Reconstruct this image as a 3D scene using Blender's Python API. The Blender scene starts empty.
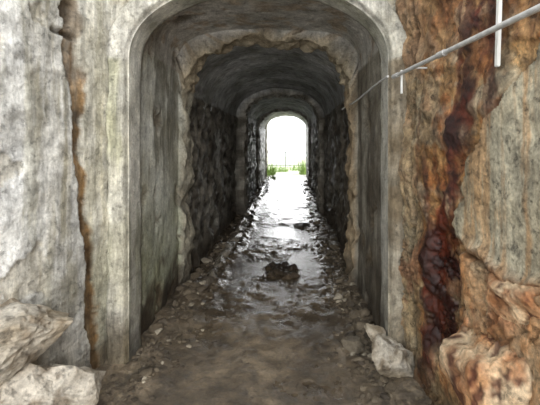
import bpy, math, random, bmesh
from mathutils import Vector, noise, Euler
random.seed(7)
S=bpy.context.scene
S.view_settings.view_transform='Standard'
S.view_settings.look='None'

# ---------------------------------------------------------------- helpers
def lin(c):
    return tuple(((v/255)/12.92 if v/255<=0.04045 else ((v/255+0.055)/1.055)**2.4) for v in c)
def mix(a,b,t):
    t=max(0.0,min(1.0,t)); return tuple(a[i]*(1-t)+b[i]*t for i in range(3))
def ss(a,b,x):
    if a==b: return 1.0 if x>=a else 0.0
    t=max(0.0,min(1.0,(x-a)/(b-a))); return t*t*(3-2*t)
def box(a,b,x,f=0.05): return ss(a-f,a+f,x)*(1-ss(b-f,b+f,x))
def fb(x,y,z,s=1.0,o=4,off=0.0):
    return noise.fractal(Vector((x*s+off,y*s+off*1.7,z*s-off)),0.7,2.1,o)
def lerp_tab(tab,x):
    if x<=tab[0][0]: return tab[0][1]
    for (a,va),(b,vb) in zip(tab,tab[1:]):
        if x<=b: return va+(vb-va)*(x-a)/(b-a)
    return tab[-1][1]
C=lambda *a:lin(a)

def grid_mesh(name,rows,cols_rows,mat,flip=False):
    n=len(rows); m=len(rows[0])
    verts=[p for r in rows for p in r]
    faces=[]
    for i in range(n-1):
        for j in range(m-1):
            a=i*m+j; f=(a,a+1,a+m+1,a+m)
            faces.append(f[::-1] if flip else f)
    me=bpy.data.meshes.new(name); me.from_pydata(verts,[],faces)
    at=me.color_attributes.new('Col','FLOAT_COLOR','POINT')
    flat=[v for r in cols_rows for c in r for v in c]
    at.data.foreach_set('color',flat)
    me.polygons.foreach_set('use_smooth',[True]*len(faces))
    me.materials.append(mat); me.update()
    ob=bpy.data.objects.new(name,me); S.collection.objects.link(ob)
    return ob

def nd(nt,t,**kw):
    n=nt.nodes.new(t)
    for k,v in kw.items(): setattr(n,k,v)
    return n

def surf_mat(name,bump=0.5,dist=0.012,rdry=0.85,rwet=0.12,streak=1.0,contrast=0.5,spec=0.5,fs=55,pits=0.5,wetbump=0.15):
    m=bpy.data.materials.new(name); m.use_nodes=True; nt=m.node_tree; L=nt.links
    b=nt.nodes['Principled BSDF']
    at=nd(nt,'ShaderNodeAttribute',attribute_name='Col')
    tc=nd(nt,'ShaderNodeTexCoord')
    def noi(sc,det,ro,vec=None):
        n=nd(nt,'ShaderNodeTexNoise'); n.inputs['Scale'].default_value=sc; n.inputs['Detail'].default_value=det; n.inputs['Roughness'].default_value=ro
        L.new(vec or tc.outputs['Object'],n.inputs['Vector']); return n
    def mr(src,a,b_,c,d):
        r=nd(nt,'ShaderNodeMapRange'); r.inputs[1].default_value=a; r.inputs[2].default_value=b_; r.inputs[3].default_value=c; r.inputs[4].default_value=d
        L.new(src,r.inputs[0]); return r.outputs[0]
    def mul(a,b_):
        q=nd(nt,'ShaderNodeMath',operation='MULTIPLY'); L.new(a,q.inputs[0]); L.new(b_,q.inputs[1]); return q.outputs[0]
    mp=nd(nt,'ShaderNodeMapping'); mp.inputs['Scale'].default_value=(16,16,1.5); L.new(tc.outputs['Object'],mp.inputs['Vector'])
    n1=noi(7,12,0.72); n2=noi(fs,8,0.75); n3=noi(1.0,8,0.7,mp.outputs[0]); n4=noi(19,12,0.78)
    k=mul(mul(mr(n1.outputs[0],0.32,0.68,1-contrast,1+contrast*0.6),mr(n2.outputs[0],0.3,0.7,1-contrast*0.8,1+contrast*0.55)),
          mr(n3.outputs[0],0.38,0.62,1-0.4*streak,1+0.2*streak))
    k=mul(k,mr(n4.outputs[0],0.56,0.63,1.06,1-pits))
    vm=nd(nt,'ShaderNodeVectorMath',operation='SCALE')
    L.new(at.outputs['Color'],vm.inputs[0]); L.new(k,vm.inputs['Scale'])
    L.new(vm.outputs[0],b.inputs['Base Color'])
    rw=mr(at.outputs['Alpha'],0,1,rdry,rwet)
    L.new(rw,b.inputs['Roughness'])
    b.inputs['Specular IOR Level'].default_value=spec
    ad=nd(nt,'ShaderNodeMath',operation='ADD'); L.new(n1.outputs[0],ad.inputs[0])
    h2=nd(nt,'ShaderNodeMath',operation='MULTIPLY'); h2.inputs[1].default_value=0.6; L.new(n2.outputs[0],h2.inputs[0]); L.new(h2.outputs[0],ad.inputs[1])
    a2=nd(nt,'ShaderNodeMath',operation='ADD'); L.new(ad.outputs[0],a2.inputs[0]); L.new(mr(n4.outputs[0],0.54,0.64,0.25,0.0),a2.inputs[1])
    bp=nd(nt,'ShaderNodeBump'); bp.inputs['Distance'].default_value=dist
    L.new(mr(at.outputs['Alpha'],0,1,bump,bump*wetbump),bp.inputs['Strength']); L.new(a2.outputs[0],bp.inputs['Height'])
    L.new(bp.outputs[0],b.inputs['Normal'])
    return m

def plain_mat(name,col,rough=0.5,metal=0.0,nscale=20,var=0.25):
    m=bpy.data.materials.new(name); m.use_nodes=True; nt=m.node_tree
    b=nt.nodes['Principled BSDF']; c=lin(col)
    n=nd(nt,'ShaderNodeTexNoise'); n.inputs['Scale'].default_value=nscale; n.inputs['Detail'].default_value=6
    r=nd(nt,'ShaderNodeValToRGB')
    r.color_ramp.elements[0].position=0.3; r.color_ramp.elements[1].position=0.7
    r.color_ramp.elements[0].color=tuple(v*(1-var) for v in c)+(1,)
    r.color_ramp.elements[1].color=tuple(min(1,v*(1+var)) for v in c)+(1,)
    tc=nd(nt,'ShaderNodeTexCoord'); nt.links.new(tc.outputs['Object'],n.inputs['Vector'])
    nt.links.new(n.outputs[0],r.inputs[0]); nt.links.new(r.outputs[0],b.inputs['Base Color'])
    b.inputs['Roughness'].default_value=rough; b.inputs['Metallic'].default_value=metal
    return m

M_near=surf_mat('stained_concrete',1.0,0.013,pits=0.35,contrast=0.42)
M_rust=surf_mat('rusty_masonry',1.0,0.025,contrast=0.6,streak=0.8,pits=0.6)
M_tun=surf_mat('tunnel_masonry',1.0,0.016,contrast=0.45,streak=0.6,pits=0.4)
M_floor=surf_mat('wet_mud_floor',1.0,0.025,rdry=0.65,rwet=0.14,streak=0.0,contrast=0.55,fs=60,pits=0.45,wetbump=0.3,spec=0.9)
M_rock=surf_mat('rock',1.0,0.02,streak=0.0,contrast=0.45,pits=0.4)

# ---------------------------------------------------------------- arch profile
def profile(xl,xr,zs,zc,n1=70,n2=90,e=2.0):
    pts=[]
    z0=-0.12
    for i in range(n1): 
        z=z0+(zs-z0)*i/n1; pts.append((xl,z,1,0))
    cx=(xl+xr)/2; a=(xr-xl)/2; h=zc-zs
    for i in range(n2+1):
        th=math.pi*i/n2
        c=math.cos(th); s=math.sin(th)
        x=cx-a*math.copysign(abs(c)**(2/e),c); z=zs+h*abs(s)**(2/e)
        nx=c*h; nz=-s*a; l=math.hypot(nx,nz)
        pts.append((x,z,nx/l,nz/l))
    for i in range(1,n1+1):
        z=zs+(z0-zs)*i/n1; pts.append((xr,z,-1,0))
    return pts

XL,XR=-1.165,0.74
SEC=[(2.75,2.98,0.00,0.03,2.22,2.77,2.1,'front'),
     (2.98,4.15,-0.05,0.00,2.40,2.84,3.6,'plaster'),
     (4.15,4.50,0.00,0.06,2.22,2.77,2.1,'rib'),
     (4.50,8.60,-0.05,-0.03,2.22,2.86,2.0,'stone'),
     (8.60,9.20,0.14,0.08,2.22,2.76,2.0,'ring'),
     (9.20,13.4,-0.02,0.0,2.25,2.86,2.0,'stone'),
     (13.4,14.0,0.05,0.06,2.22,2.82,2.0,'ring'),
     (14.0,18.3,-0.02,-0.04,2.3,2.98,2.0,'stone2'),
     (18.3,19.0,0.02,-0.07,2.25,3.0,2.5,'exit')]
def dims(s): return XL+s[2],XR-s[3],s[4],s[5],s[6]

def tunnel_color(kind,x,y,z,side):
    n=fb(x,y,z,1.6,5,3.0); n2=fb(x,y,z,5,4,9.0); st=fb(x*5,y*5,z*0.7,1.0,4,21.0)
    wet=0.12
    if kind=='front':
        c=mix(C(212,210,200),C(172,170,156),0.5+0.9*n)
        c=mix(c,C(136,136,110),ss(0.0,0.5,st)*0.5)
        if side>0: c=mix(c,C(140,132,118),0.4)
    elif kind=='plaster':
        if side<0:
            c=mix(C(224,225,216),C(178,176,160),0.5+1.2*n)
            c=mix(c,C(158,166,124),ss(1.6,0.4,z)*0.5)
            c=mix(c,C(96,90,72),ss(0.1,0.5,st)*0.6)
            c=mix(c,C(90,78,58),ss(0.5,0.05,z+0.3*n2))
        elif side>0:
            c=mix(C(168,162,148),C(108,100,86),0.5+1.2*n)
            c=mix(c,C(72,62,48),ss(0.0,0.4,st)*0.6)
        else:
            c=mix(C(224,222,216),C(178,175,166),0.5+1.0*n)
            c=mix(c,C(184,160,128),ss(0.15,0.4,n2)*0.6)
    elif kind=='rib':
        c=mix(C(200,188,164),C(108,98,82),0.5+1.3*n2)
        if side==0: c=mix(c,C(206,188,156),0.4)
        if side>0: c=mix(c,C(190,162,124),0.5)
        if side<0: c=mix(c,C(190,188,172),0.4)
    elif kind in('stone','stone2'):
        if side==0:
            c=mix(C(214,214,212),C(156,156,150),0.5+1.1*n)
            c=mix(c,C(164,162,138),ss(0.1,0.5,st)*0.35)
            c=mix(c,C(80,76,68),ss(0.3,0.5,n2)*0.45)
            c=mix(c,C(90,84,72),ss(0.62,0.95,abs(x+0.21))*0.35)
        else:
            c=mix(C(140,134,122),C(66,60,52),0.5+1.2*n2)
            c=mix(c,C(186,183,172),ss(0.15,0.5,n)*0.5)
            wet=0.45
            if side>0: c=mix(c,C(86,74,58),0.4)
    else:
        c=mix(C(196,190,176),C(118,110,96),0.5+1.2*n2)
        if kind=='exit': c=mix(c,C(210,202,184),0.5)
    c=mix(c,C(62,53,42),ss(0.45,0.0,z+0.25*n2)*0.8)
    return c+(wet,)

def build_tunnel():
    rows=[];cols=[]
    for si,s in enumerate(SEC):
        ys=[s[0]+0.004]
        while ys[-1]<s[1]-0.03: ys.append(min(s[1]-0.004, ys[-1]+max(0.02,0.0065*ys[-1])))
        if ys[-1]<s[1]-0.004: ys.append(s[1]-0.004)
        for yi,y in enumerate(ys):
            xl,xr,zs,zc,e=dims(s)
            r=[];c=[]
            first=(si==0 and yi==0)
            for k,(x,z,nx,nz) in enumerate(profile(xl,xr,zs,zc,e=e)):
                side=-1 if k<70 else (1 if k>160 else 0)
                kind=s[7]
                amp={'front':0.010,'plaster':0.012,'rib':0.07,'stone':0.045,'stone2':0.04,'ring':0.06,'exit':0.04}[kind]
                if side==0 and kind in('stone','stone2'): amp*=0.35
                d=amp*fb(x,y,z,2.6,5)
                if kind in('rib','ring','stone','stone2','exit') :
                    wob=0.5*fb(x,y,z,2.5,3,77)
                    dd,_=noise.voronoi(Vector((x*3.2+wob,y*3.0+wob,z*5.0+wob)))
                    edge=dd[1]-dd[0]
                    a2=0.018 if side else (0.038 if kind in('rib','ring') else 0.003)
                    d+= a2*(ss(0.0,0.22,edge)-0.6)
                    d+= 0.9*a2*fb(x,y,z,9,4)
                if kind=='stone' and side!=0: d-=0.07*ss(0.28,0.45,fb(x,y,z,1.8,3,50))
                cav=0
                if kind=='plaster' :
                    cav=ss(0.36,0.42,fb(x,y,z,2.2,4,70)); d-=0.03*cav
                if first: p=(x,y-0.004,z)
                else: p=(x+nx*d,y,z+nz*d)
                r.append(p)
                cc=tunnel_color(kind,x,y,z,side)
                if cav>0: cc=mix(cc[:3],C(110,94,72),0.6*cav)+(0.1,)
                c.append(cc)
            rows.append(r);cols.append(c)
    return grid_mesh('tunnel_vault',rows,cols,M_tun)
build_tunnel()

# ---------------------------------------------------------------- front wall round the arch
def build_facade():
    xl,xr,zs,zc,e=dims(SEC[0])
    rows=[];cols=[]
    n=90
    for i in range(n+1):
        t=(i/n)**1.5
        out=1.3*t
        r=[];c=[]
        for k,(x,z,nx,nz) in enumerate(profile(xl-out,xr+out,zs+out*0.1,zc+out*0.95,e=e+1.5*t)):
            side=-1 if k<70 else (1 if k>160 else 0)
            lip=0.05*(1-ss(0.13,0.16,out+0.02*fb(x,0,z,4,3)))
            rd=0.03*(1-ss(0.0,0.03,out))
            chip=0.02*ss(0.2,0.4,fb(x,1,z,5,4,91))*(1-ss(0.02,0.08,out))
            d=0.016*fb(x,1,z,2.5,5)+0.010*fb(x,1,z,9,4)
            y=2.75-(lip-rd+d-chip)*ss(0,0.02,out)
            nn=fb(x,1,z,2,5,4); st=fb(x*5,0,z*0.6,1,4,33); n2=fb(x,2,z,6,4,8)
            if side<0: 
                cc=mix(C(208,205,194),C(174,170,152),0.5+0.9*nn)
                cc=mix(cc,C(150,150,116),ss(0.0,0.5,st)*0.55)
                cc=mix(cc,C(112,98,74),ss(0.5,0.1,z+0.2*nn)*0.8)
            elif side>0:
                cc=mix(C(184,176,158),C(120,106,84),0.5+1.0*nn)
                cc=mix(cc,C(124,88,52),ss(0.0,0.4,st)*0.6)
            else:
                cc=mix(C(216,213,204),C(172,168,154),0.5+1.0*nn)
                if out>0.15: cc=mix(cc,C(136,124,98),0.3+0.6*n2)
            r.append((x,y,z)); c.append(cc+(0.05,))
        rows.append(r);cols.append(c)
    return grid_mesh('wall_front',rows,cols,M_near,flip=True)
build_facade()

# ---------------------------------------------------------------- left side wall
def lw_x(y): return -1.30-0.33*(2.75-y)
def build_left():
    rows=[];cols=[]
    L=math.hypot(1,0.33); nx,ny=1/L,-0.33/L
    ys=[];y=2.80
    while y>-2.0:
        ys.append(y); y-=0.010 if y>1.6 else 0.05
    zs=[-0.1+3.7*i/280 for i in range(281)]
    for y in ys:
        r=[];c=[]
        for z in zs:
            x=lw_x(y)
            n=fb(0,y,z,1.3,5,11); n2=fb(0,y,z,6,5,12); st=fb(0,y*8,z*0.6,1,5,13); n3=fb(0,y,z,3,5,14)
            yc=2.565-0.085*z+0.03*n3
            d=0.018*fb(0,y,z,1.5,5)+0.010*n2
            slab=ss(yc+0.006,yc-0.012,y); d+=0.045*slab
            wd=0.10+0.03*ss(1.5,2.4,z)
            d-=0.02*box(yc+0.0,yc+wd,y,0.010)*(1+n2)
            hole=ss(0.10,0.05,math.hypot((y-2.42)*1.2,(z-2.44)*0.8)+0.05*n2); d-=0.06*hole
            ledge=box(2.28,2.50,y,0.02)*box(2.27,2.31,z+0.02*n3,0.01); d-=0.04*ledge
            spall=ss(0.33,0.39,n3)*ss(2.3,2.2,y); d-=0.012*spall
            base=mix(C(232,232,229),C(198,196,187),0.5+0.9*n)
            base=mix(base,C(160,157,138),ss(0.0,0.45,st)*0.6*ss(0.3,0.9,z))
            base=mix(base,C(176,168,148),spall*0.6)
            g=box(yc-0.24,yc-0.01,y,0.06)*ss(0.5,1.0,z+0.3*n)*(0.5+0.5*ss(-0.2,0.3,st))
            base=mix(base,C(124,116,92),g*0.65)
            base=mix(base,C(96,88,70),ss(0.28,0.6,n2)*0.35)
            if y>yc: 
                base=mix(base,C(192,184,156),0.4); base=mix(base,C(142,142,100),ss(1.3,0.5,z)*0.35)
            brown=mix(C(152,120,78),C(96,74,48),0.5+n2*1.4)
            sb=box(yc+0.0,yc+wd+0.03*n3,y,0.014)
            base=mix(base,brown,sb*(0.7+0.3*ss(-0.3,0.2,st)))
            base=mix(base,C(56,46,34),box(yc-0.002,yc+0.008,y,0.006)*ss(-0.35,0.0,n2)*0.8)
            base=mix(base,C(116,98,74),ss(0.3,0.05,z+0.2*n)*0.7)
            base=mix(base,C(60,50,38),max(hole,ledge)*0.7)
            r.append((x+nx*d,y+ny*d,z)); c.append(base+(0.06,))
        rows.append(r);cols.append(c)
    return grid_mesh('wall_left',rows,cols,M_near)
build_left()

# ---------------------------------------------------------------- right side wall
def rw_x(y): return 0.80+0.10*(2.75-y)
patch_tab=[(0.9,2.02),(1.1,1.97),(1.3,1.93),(1.52,1.86),(1.75,1.65),(1.91,1.42),(2.2,1.2)]
streak_tab=[(0.0,2.36),(0.41,2.30),(1.05,2.16),(1.46,2.02),(1.82,1.88),(2.28,1.78),(3.5,1.7)]
def build_right():
    rows=[];cols=[]
    nx,ny=-0.995,-0.0995
    ys=[];y=2.80
    while y>-2.0:
        ys.append(y); y-=0.008 if y>1.25 else 0.05
    zs=[-0.1+3.7*i/380 for i in range(381)]
    for y in ys:
        r=[];c=[]
        for z in zs:
            x=rw_x(y)
            n=fb(3,y,z,1.5,5,41); n2=fb(3,y,z,7,6,42); st=fb(3,y*9,z*0.9,1,5,43); n3=fb(3,y,z,3,6,44); n5=fb(3,y,z,16,4,48); n6=fb(3,y,z,2.2,6,57)
            pe=lerp_tab(patch_tab,z)+0.05*n2
            patch=ss(pe+0.012,pe-0.012,y)*ss(1.08,1.11,z+0.05*n3)
            dd,_=noise.voronoi(Vector((0,y*2.2+0.5*n2,z*2.5+0.5*n3)))
            edge=ss(0.0,0.08,dd[1]-dd[0])
            low=ss(1.15,1.05,z+0.05*n3)
            d=0.04*fb(3,y,z,1.6,4)+0.020*n2+0.014*n3+0.006*n5
            d+=(1-patch)*(0.018*(edge-0.6)*(0.2+low))
            d+=patch*(0.035-0.75*d)
            d+=0.07*low*ss(2.0,1.75,y)
            crack=box(1.05,1.08,z+0.06*n3+0.05*(y-1.6),0.010)*ss(2.0,1.9,y); d-=0.06*crack
            jt=box(2.52,2.56,y+0.04*n2,0.012); d-=0.035*jt
            stc=lerp_tab(streak_tab,z)+0.09*n3
            sw=0.05+0.05*ss(1.4,1.0,z)*ss(0.2,0.6,z)
            sk=ss(sw+0.06,sw-0.03,abs(y-stc)+0.07*st)
            deep=ss(1.2,1.08,z+0.06*n3)*ss(0.3,0.5,z)*ss(0.20,0.10,abs(y-2.13+0.06*n3)+0.04*n2); d-=0.04*deep
            base=mix(C(218,180,128),C(184,138,86),0.5+1.1*n)
            base=mix(base,C(210,200,176),ss(0.08,0.45,n3)*0.6)
            base=mix(base,C(182,108,50),ss(-0.05,0.35,fb(3,y,z,4,5,49))*0.65)
            base=mix(base,C(186,176,150),ss(0.12,0.35,n6)*0.5)
            base=mix(base,C(118,72,40),ss(0.1,0.4,n2)*0.5)
            base=mix(base,C(70,44,30),ss(0.2,0.5,n5)*0.45)
            base=mix(base,C(180,170,142),ss(2.36,2.5,y)*0.55)
            base=mix(base,C(116,92,54),box(2.3,2.5,y,0.05)*0.45*(0.6+st))
            base=mix(base,C(140,98,62),ss(1.9,2.2,z)*0.55)
            pc=mix(C(206,197,172),C(174,159,128),0.5+1.1*n)
            pc=mix(pc,C(208,154,94),ss(-0.05,0.35,st)*0.55)
            base=mix(base,pc,patch)
            lowc=mix(C(238,206,166),C(212,156,104),0.5+n2*1.2)
            base=mix(base,lowc,low*ss(2.0,1.85,y)*0.8)
            base=mix(base,C(160,90,46),low*ss(0.05,0.35,n3)*0.55)
            base=mix(base,C(80,46,28),(1-edge)*(1-patch)*0.3)
            sc=mix(C(112,50,30),C(54,24,18),0.5+1.3*n2)
            base=mix(base,sc,sk*(1-0.7*patch)*(0.65+0.35*ss(-0.3,0.1,n3)))
            base=mix(base,C(50,18,14),deep*(0.6+0.4*ss(-0.3,0.1,n2)))
            for (ya,sa,zt,zb,k) in ((1.60,0.03,0.95,0.0,0.85),(1.72,0.05,3.5,1.6,0.85),(2.0,0.04,2.5,1.3,0.85),(2.16,0.03,1.95,1.0,0.75),(2.3,0.04,1.6,0.2,0.8),(1.9,0.06,2.6,1.6,0.75),(2.42,0.02,2.0,0.4,0.6),(1.46,0.02,3.0,1.9,0.6),(2.12,0.04,3.0,2.1,0.5),(1.88,0.025,0.9,0.0,0.6)):
                q=ss(sa+0.03,sa-0.02,abs(y-ya+0.06*n3)+0.06*abs(st))*ss(zt,zt-0.25,z+0.1*n3)*ss(zb-0.1,zb+0.25,z)
                base=mix(base,mix(C(98,44,24),C(58,28,20),0.5+n2),q*k*(1-0.6*patch))
            base=mix(base,C(48,32,22),max(crack,jt)*0.7)
            base=mix(base,C(98,80,56),ss(0.3,0.0,z+0.1*n))
            wet=max(0.05,0.8*deep,0.55*sk*ss(1.5,1.1,z))
            r.append((x+nx*d,y+ny*d,z)); c.append(base+(wet,))
        rows.append(r);cols.append(c)
    return grid_mesh('wall_right',rows,cols,M_rust,flip=True)
build_right()

# ---------------------------------------------------------------- floor
def floor_h(x,y):
    h=0.026*fb(x,y,0,1.1,4,60)+0.014*fb(x,y,0,4,4,61)
    e=ss(0.50,0.97,abs(x+0.2))
    h+=0.04*e+0.02*e*fb(x,y,0,7,4,62)
    h+=(0.007*e+0.004)*fb(x,y,0,22,3,66)
    f1=fb(x,y,0,6,4,90)
    q=ss(0.25,0.75,math.exp(-(((x+0.07)/0.20)**2+((y-4.8)/0.30)**2))+0.45*f1-0.05)
    h+=0.045*q*(1+1.0*fb(x,y,0,9,4,63))
    rx=-0.80+0.05*math.sin(y*1.1)+0.04*fb(x,y,0,3,3,93)
    h+=0.035*math.exp(-((x-rx)/0.07)**2)*ss(3.8,4.6,y)*(1+0.9*fb(x,y,0,5,3,92))
    if y>4: h-=0.05*ss(-0.99,-1.05,x)*ss(4,5,y)
    lvl=-0.002-0.014*ss(3.9,2.9,y)
    w=ss(lvl+0.014,lvl-0.001,h)
    if h<lvl: h=lvl+(h-lvl)*0.03
    return h,w,e,q
def build_floor():
    rows=[];cols=[]
    ys=[-2.0]
    while ys[-1]<19.2: 
        ys.append(ys[-1]+(0.1 if ys[-1]<1.8 else max(0.011,0.0055*ys[-1])))
    xs=[-2.9+1.3*i/20 for i in range(20)]+[-1.6+2.8*i/220 for i in range(221)]
    for y in ys:
        r=[];c=[]
        for x in xs:
            h,w,e,q=floor_h(x,y)
            n=fb(x,y,0,2,4,64);n2=fb(x,y,0,14,3,65);n4=fb(x,y,0,6,4,67)
            base=mix(C(144,128,106),C(98,86,70),0.5+n)
            base=mix(base,C(168,152,126),ss(0.2,0.5,n2)*0.5*e)
            base=mix(base,C(72,62,50),ss(0.1,0.4,n4)*0.35)
            base=mix(base,C(84,73,59),w*0.5)
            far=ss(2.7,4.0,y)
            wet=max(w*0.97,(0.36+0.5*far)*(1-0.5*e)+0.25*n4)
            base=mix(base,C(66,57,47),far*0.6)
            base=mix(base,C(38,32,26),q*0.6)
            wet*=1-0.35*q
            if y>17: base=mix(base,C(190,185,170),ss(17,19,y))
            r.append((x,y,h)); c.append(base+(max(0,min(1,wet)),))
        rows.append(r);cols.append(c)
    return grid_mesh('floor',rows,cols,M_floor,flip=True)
build_floor()

# ---------------------------------------------------------------- rocks
def rock_geo(c,size,rot,seed,sub=4,planes=14,rough=0.04):
    rnd=random.Random(seed)
    pl=[]
    for _ in range(planes):
        v=Vector((rnd.gauss(0,1),rnd.gauss(0,1),rnd.gauss(0,1))).normalized()
        pl.append((v,rnd.uniform(0.62,0.95)))
    bm=bmesh.new(); bmesh.ops.create_icosphere(bm,subdivisions=sub,radius=1)
    R=Euler(rot).to_matrix()
    for v in bm.verts:
        d=v.co.normalized(); r=1.25
        for n_,h in pl:
            k=d.dot(n_)
            if k>0.05: r=min(r,h/k)
        r+=rough*noise.fractal(d*2.3+Vector((seed,0,0)),0.8,2.0,5)*2
        v.co=R@Vector((d.x*r*size[0],d.y*r*size[1],d.z*r*size[2]))+Vector(c)
    bm.verts.index_update()
    vs=[tuple(v.co) for v in bm.verts]
    fs=[tuple(v.index for v in f.verts) for f in bm.faces]; bm.free()
    return vs,fs
def rocks_obj(name,specs,mat,colf,smooth=False):
    V=[];F=[];K=[]
    for sp in specs:
        v,f=rock_geo(*sp[:4],**sp[4]); o=len(V)
        V+=v; F+=[tuple(i+o for i in q) for q in f]; K+=[colf(p,sp[3]) for p in v]
    me=bpy.data.meshes.new(name); me.from_pydata(V,[],F)
    at=me.color_attributes.new('Col','FLOAT_COLOR','POINT'); at.data.foreach_set('color',[q for k in K for q in k])
    me.polygons.foreach_set('use_smooth',[smooth]*len(F)); me.materials.append(mat); me.update()
    ob=bpy.data.objects.new(name,me); S.collection.objects.link(ob); return ob
def col_light(p,s):
    n=fb(*p,4,4,80); return mix(mix(C(206,198,184),C(170,157,136),0.5+n),C(124,106,82),ss(0.15,0.5,fb(*p,9,4,81))*0.7)+(0.0,)
def col_tan(p,s):
    n=fb(*p,5,5,82); c=mix(C(236,210,174),C(208,158,112),0.5+n*1.3)
    c=mix(c,C(172,106,60),ss(0.0,0.4,fb(*p,8,5,84))*0.6)
    return mix(c,C(84,38,26),ss(0.22,0.45,fb(p[0]*12,p[1]*12,p[2]*3,1,6,83)+0.25*fb(*p,25,3,86))*0.85)+(0.1,)
def col_deb(p,s):
    r=random.Random(s); t=r.random(); c=mix(C(116,104,86),C(72,63,52),t)
    if r.random()<0.08: c=C(168,158,140)
    return c+(0.35,)
rocks_obj('boulder',[((-1.46,1.93,0.62),(0.32,0.27,0.17),(0.1,-0.15,0.3),5,dict(sub=5,rough=0.05))],M_rock,col_light)
rocks_obj('boulder',[((-1.34,1.98,0.20),(0.36,0.30,0.25),(0.0,0.25,0.6),11,dict(sub=5,rough=0.05))],M_rock,col_light)
rocks_obj('boulder',[((-1.72,1.82,0.25),(0.3,0.35,0.25),(0.0,0.1,0.2),17,dict(sub=5))],M_rock,col_light)
rocks_obj('wall_stone',[((0.95,1.48,0.99),(0.13,0.24,0.15),(0.1,0.1,0.1),23,dict(sub=5,rough=0.06))],M_rock,col_tan)
rocks_obj('wall_stone',[((0.90,1.58,0.60),(0.18,0.27,0.25),(0.3,0.1,0.2),29,dict(sub=5,rough=0.06))],M_rock,col_tan)
rocks_obj('jamb_stone',[((0.70,2.60,0.11),(0.12,0.13,0.17),(0.1,0.1,0.1),31,dict(sub=5,rough=0.05))],M_rock,col_light)
rocks_obj('jamb_stone',[((0.63,2.78,0.20),(0.10,0.10,0.045),(0.3,0.5,0.1),37,dict(sub=4))],M_rock,col_light)
rocks_obj('jamb_stone',[((0.50,2.95,0.05),(0.07,0.10,0.05),(0.2,0.1,0.8),39,dict(sub=4))],M_rock,lambda p,s:C(118,108,92)+(0.2,))
rocks_obj('fallen_stone',[((0.24,7.3,0.01),(0.15,0.16,0.035),(0.15,-0.1,0.4),41,dict(sub=4,rough=0.07))],M_rock,lambda p,s:C(70,65,58)+(0.6,))
sp=[]
for i in range(1200):
    y=random.choice([random.uniform(2.3,4.2),random.uniform(2.6,6),random.uniform(4,16)])
    left=random.random()<0.45
    g=min(abs(random.gauss(0,0.18)),0.5)
    x=-1.15+g if left else 0.715-g
    if y<2.75 and abs(x+0.2)>0.85: x*=0.9
    big=random.random()<0.09 and g<0.3
    s=random.uniform(0.007,0.024)*(2.2 if big else 1)*(1+0.05*y)*(1-0.5*ss(0.2,0.5,g))
    h=floor_h(x,y)[0]
    sp.append(((x,y,h+0.2*s),(s,s*random.uniform(0.7,1.3),s*random.uniform(0.4,0.7)),(random.uniform(-.3,.3),random.uniform(-.3,.3),random.uniform(0,6)),100+i,dict(sub=3 if big else 2,planes=9)))
rocks_obj('rubble',sp,M_rock,col_deb)
sp=[]; y=4.5; i=0
while y<18:
    l=random.uniform(0.18,0.38)
    x=-0.93+0.02*math.sin(y*1.3)+random.uniform(-0.015,0.015)
    if random.random()<0.92:
        sp.append(((x,y,0.03),(0.07,l,0.06+random.uniform(-0.015,0.012)),(random.uniform(-.05,.05),random.uniform(-.1,.1),random.uniform(-.06,.06)),900+i,dict(sub=4,planes=12,rough=0.04)))
    y+=l*1.55; i+=1
rocks_obj('drain_kerb',sp,M_rock,lambda p,s:mix(C(158,151,138),C(96,88,76),0.5+fb(*p,6,3,85))+(0.8,))

# ---------------------------------------------------------------- conduit
def tube(name,pts,r,mat,res=6):
    cu=bpy.data.curves.new(name,'CURVE'); cu.dimensions='3D'; cu.bevel_depth=r; cu.bevel_resolution=res; cu.use_fill_caps=True
    s=cu.splines.new('POLY'); s.points.add(len(pts)-1)
    for q,p in zip(s.points,pts): q.co=(*p,1)
    cu.materials.append(mat); ob=bpy.data.objects.new(name,cu); S.collection.objects.link(ob)
    dg=bpy.context.evaluated_depsgraph_get(); me=bpy.data.meshes.new_from_object(ob.evaluated_get(dg))
    bpy.data.objects.remove(ob); o=bpy.data.objects.new(name,me); S.collection.objects.link(o)
    for p in me.polygons: p.use_smooth=True
    return o
M_cond=plain_mat('galvanised_conduit',(190,190,188),0.4,0.2,30,0.2)
M_white=plain_mat('white_plastic',(228,228,224),0.5,0,15,0.08)
root=bpy.data.objects.new('electrical_conduit',None); S.collection.objects.link(root)
def par(o): o.parent=root
cx=lambda y: rw_x(y)-0.085
par(tube('pipe',[(cx(y),y,2.07) for y in (0.2,1.0,1.5,2.0,2.4,2.60)],0.0125,M_cond))
par(tube('coupling',[(cx(2.02),2.02,2.07),(cx(1.95),1.95,2.07)],0.017,M_cond))
par(tube('pipe_end',[(cx(2.58),2.58,2.07),(cx(2.66),2.66,2.07)],0.016,M_cond))
cb=[]
for i in range(31):
    t=i/30; y=2.64+2.3*t; cb.append((0.68-0.03*math.sin(t*3.1),y,2.07-0.035*math.sin(t*math.pi)**2-0.02*t))
par(tube('cable',cb,0.008,M_cond))
for yy in (1.2,2.35): par(tube('clip',[(rw_x(yy)+0.02,yy,2.07),(cx(yy)-0.012,yy,2.07)],0.006,M_cond))
def strip(name,c,dim,mat,rot=(0,0,0)):
    bm=bmesh.new(); bmesh.ops.create_cube(bm,size=1)
    for v in bm.verts: v.co=Vector((v.co.x*dim[0],v.co.y*dim[1],v.co.z*dim[2]))
    bmesh.ops.bevel(bm,geom=bm.edges[:],offset=min(dim)*0.2,segments=2,affect='EDGES')
    me=bpy.data.meshes.new(name); bm.to_mesh(me); bm.free(); me.materials.append(mat)
    o=bpy.data.objects.new(name,me); o.location=c; o.rotation_euler=rot; S.collection.objects.link(o); return o
strip('cable_trunking',(0.885,1.61,2.14),(0.014,0.030,0.42),M_white,(0.07,0,-0.1))
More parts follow.
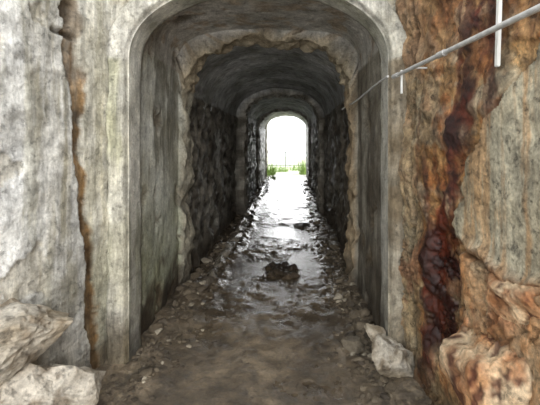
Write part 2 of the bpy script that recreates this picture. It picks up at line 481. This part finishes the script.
par(strip('bracket',(cx(2.56)+0.02,2.57,2.02),(0.012,0.02,0.16),M_white))

# ---------------------------------------------------------------- outside
M_out=plain_mat('pale_gravel',(190,196,166),0.9,0,3,0.2)
rows=[];cols=[]
for j in range(60):
    y=19.1+j*0.5; r=[];c=[]
    for i in range(50):
        x=-12.5+i*0.5
        r.append((x,y,-0.02+0.02*fb(x,y,0,0.6,3)+(0.6*ss(3,7,abs(x))))); c.append((0.7,0.7,0.66,0))
    rows.append(r);cols.append(c)
grid_mesh('ground',rows,cols,M_out,flip=True)
M_leaf=plain_mat('green_leaves',(136,160,84),0.6,0,8,0.35)
def tuft(name,cx_,cy,r,h,n,seed):
    rnd=random.Random(seed); V=[];F=[]
    for k in range(n):
        a=rnd.uniform(0,6.283); rr=r*math.sqrt(rnd.random()); bx=cx_+rr*math.cos(a); by=cy+rr*math.sin(a)
        a2=rnd.uniform(0,6.283); lean=rnd.uniform(0.1,0.7)*h; hh=h*rnd.uniform(0.3,1.1); w=rnd.uniform(0.008,0.02)
        dx,dy=math.cos(a2),math.sin(a2); px,py=-dy,dx; o=len(V)
        for s_ in range(5):
            t=s_/4; q=lean*t*t; z=hh*(t-0.25*t*t); ww=w*(1-t)**0.6+0.001
            V.append((bx+dx*q-px*ww,by+dy*q-py*ww,z-0.03)); V.append((bx+dx*q+px*ww,by+dy*q+py*ww,z-0.03))
        for s_ in range(4): F.append((o+2*s_,o+2*s_+1,o+2*s_+3,o+2*s_+2))
    me=bpy.data.meshes.new(name); me.from_pydata(V,[],F); me.materials.append(M_leaf)
    o=bpy.data.objects.new(name,me); S.collection.objects.link(o)
tuft('grass_tuft',-0.98,19.6,0.26,0.85,130,1)
tuft('grass_tuft',0.76,20.2,0.28,1.2,130,2)
tuft('grass_tuft',-0.7,22.5,0.6,0.45,160,4)
tuft('grass_tuft',-0.76,17.3,0.12,0.28,60,3)
tuft('grass_tuft',0.6,23.5,0.7,0.45,160,5)
M_rail=plain_mat('painted_railing',(120,122,120),0.5,0.2,10,0.1)
rr=bpy.data.objects.new('metal_railing',None); S.collection.objects.link(rr)
for zz in (0.15,1.05):
    o=tube('rail',[(-4,26,zz),(4,26,zz)],0.03,M_rail); o.parent=rr
for k in range(27):
    x=-4+k*8/26; o=tube('bar',[(x,26,-0.05),(x,26,1.05)],0.015 if k%6 else 0.035,M_rail,3); o.parent=rr

# ---------------------------------------------------------------- light
w=bpy.data.worlds.new('World'); S.world=w; w.use_nodes=True
bg=w.node_tree.nodes['Background']; bg.inputs[0].default_value=(0.95,0.98,1.0,1); bg.inputs[1].default_value=2.35
sl=bpy.data.lights.new('daylight','SUN'); sl.angle=math.radians(50); sl.energy=3.7; sl.color=(1,0.98,0.95)
so=bpy.data.objects.new('daylight',sl); so.rotation_euler=(math.radians(80),0,math.radians(11)); so.location=(0,-6,4); S.collection.objects.link(so)
s2=bpy.data.lights.new('daylight_far','SUN'); s2.angle=math.radians(50); s2.energy=4.0
so2=bpy.data.objects.new('daylight_far',s2); so2.rotation_euler=(math.radians(-77),0,0); so2.location=(0,24,6); S.collection.objects.link(so2)

# ---------------------------------------------------------------- camera
cam=bpy.data.cameras.new('camera'); cam.sensor_width=36; cam.lens=36*380/540
cam.shift_x=-20/540; cam.shift_y=-58.5/540; cam.clip_start=0.05
co=bpy.data.objects.new('camera',cam); co.location=(0,0,1.6); co.rotation_euler=(math.radians(90),0,0)
S.collection.objects.link(co); S.camera=co
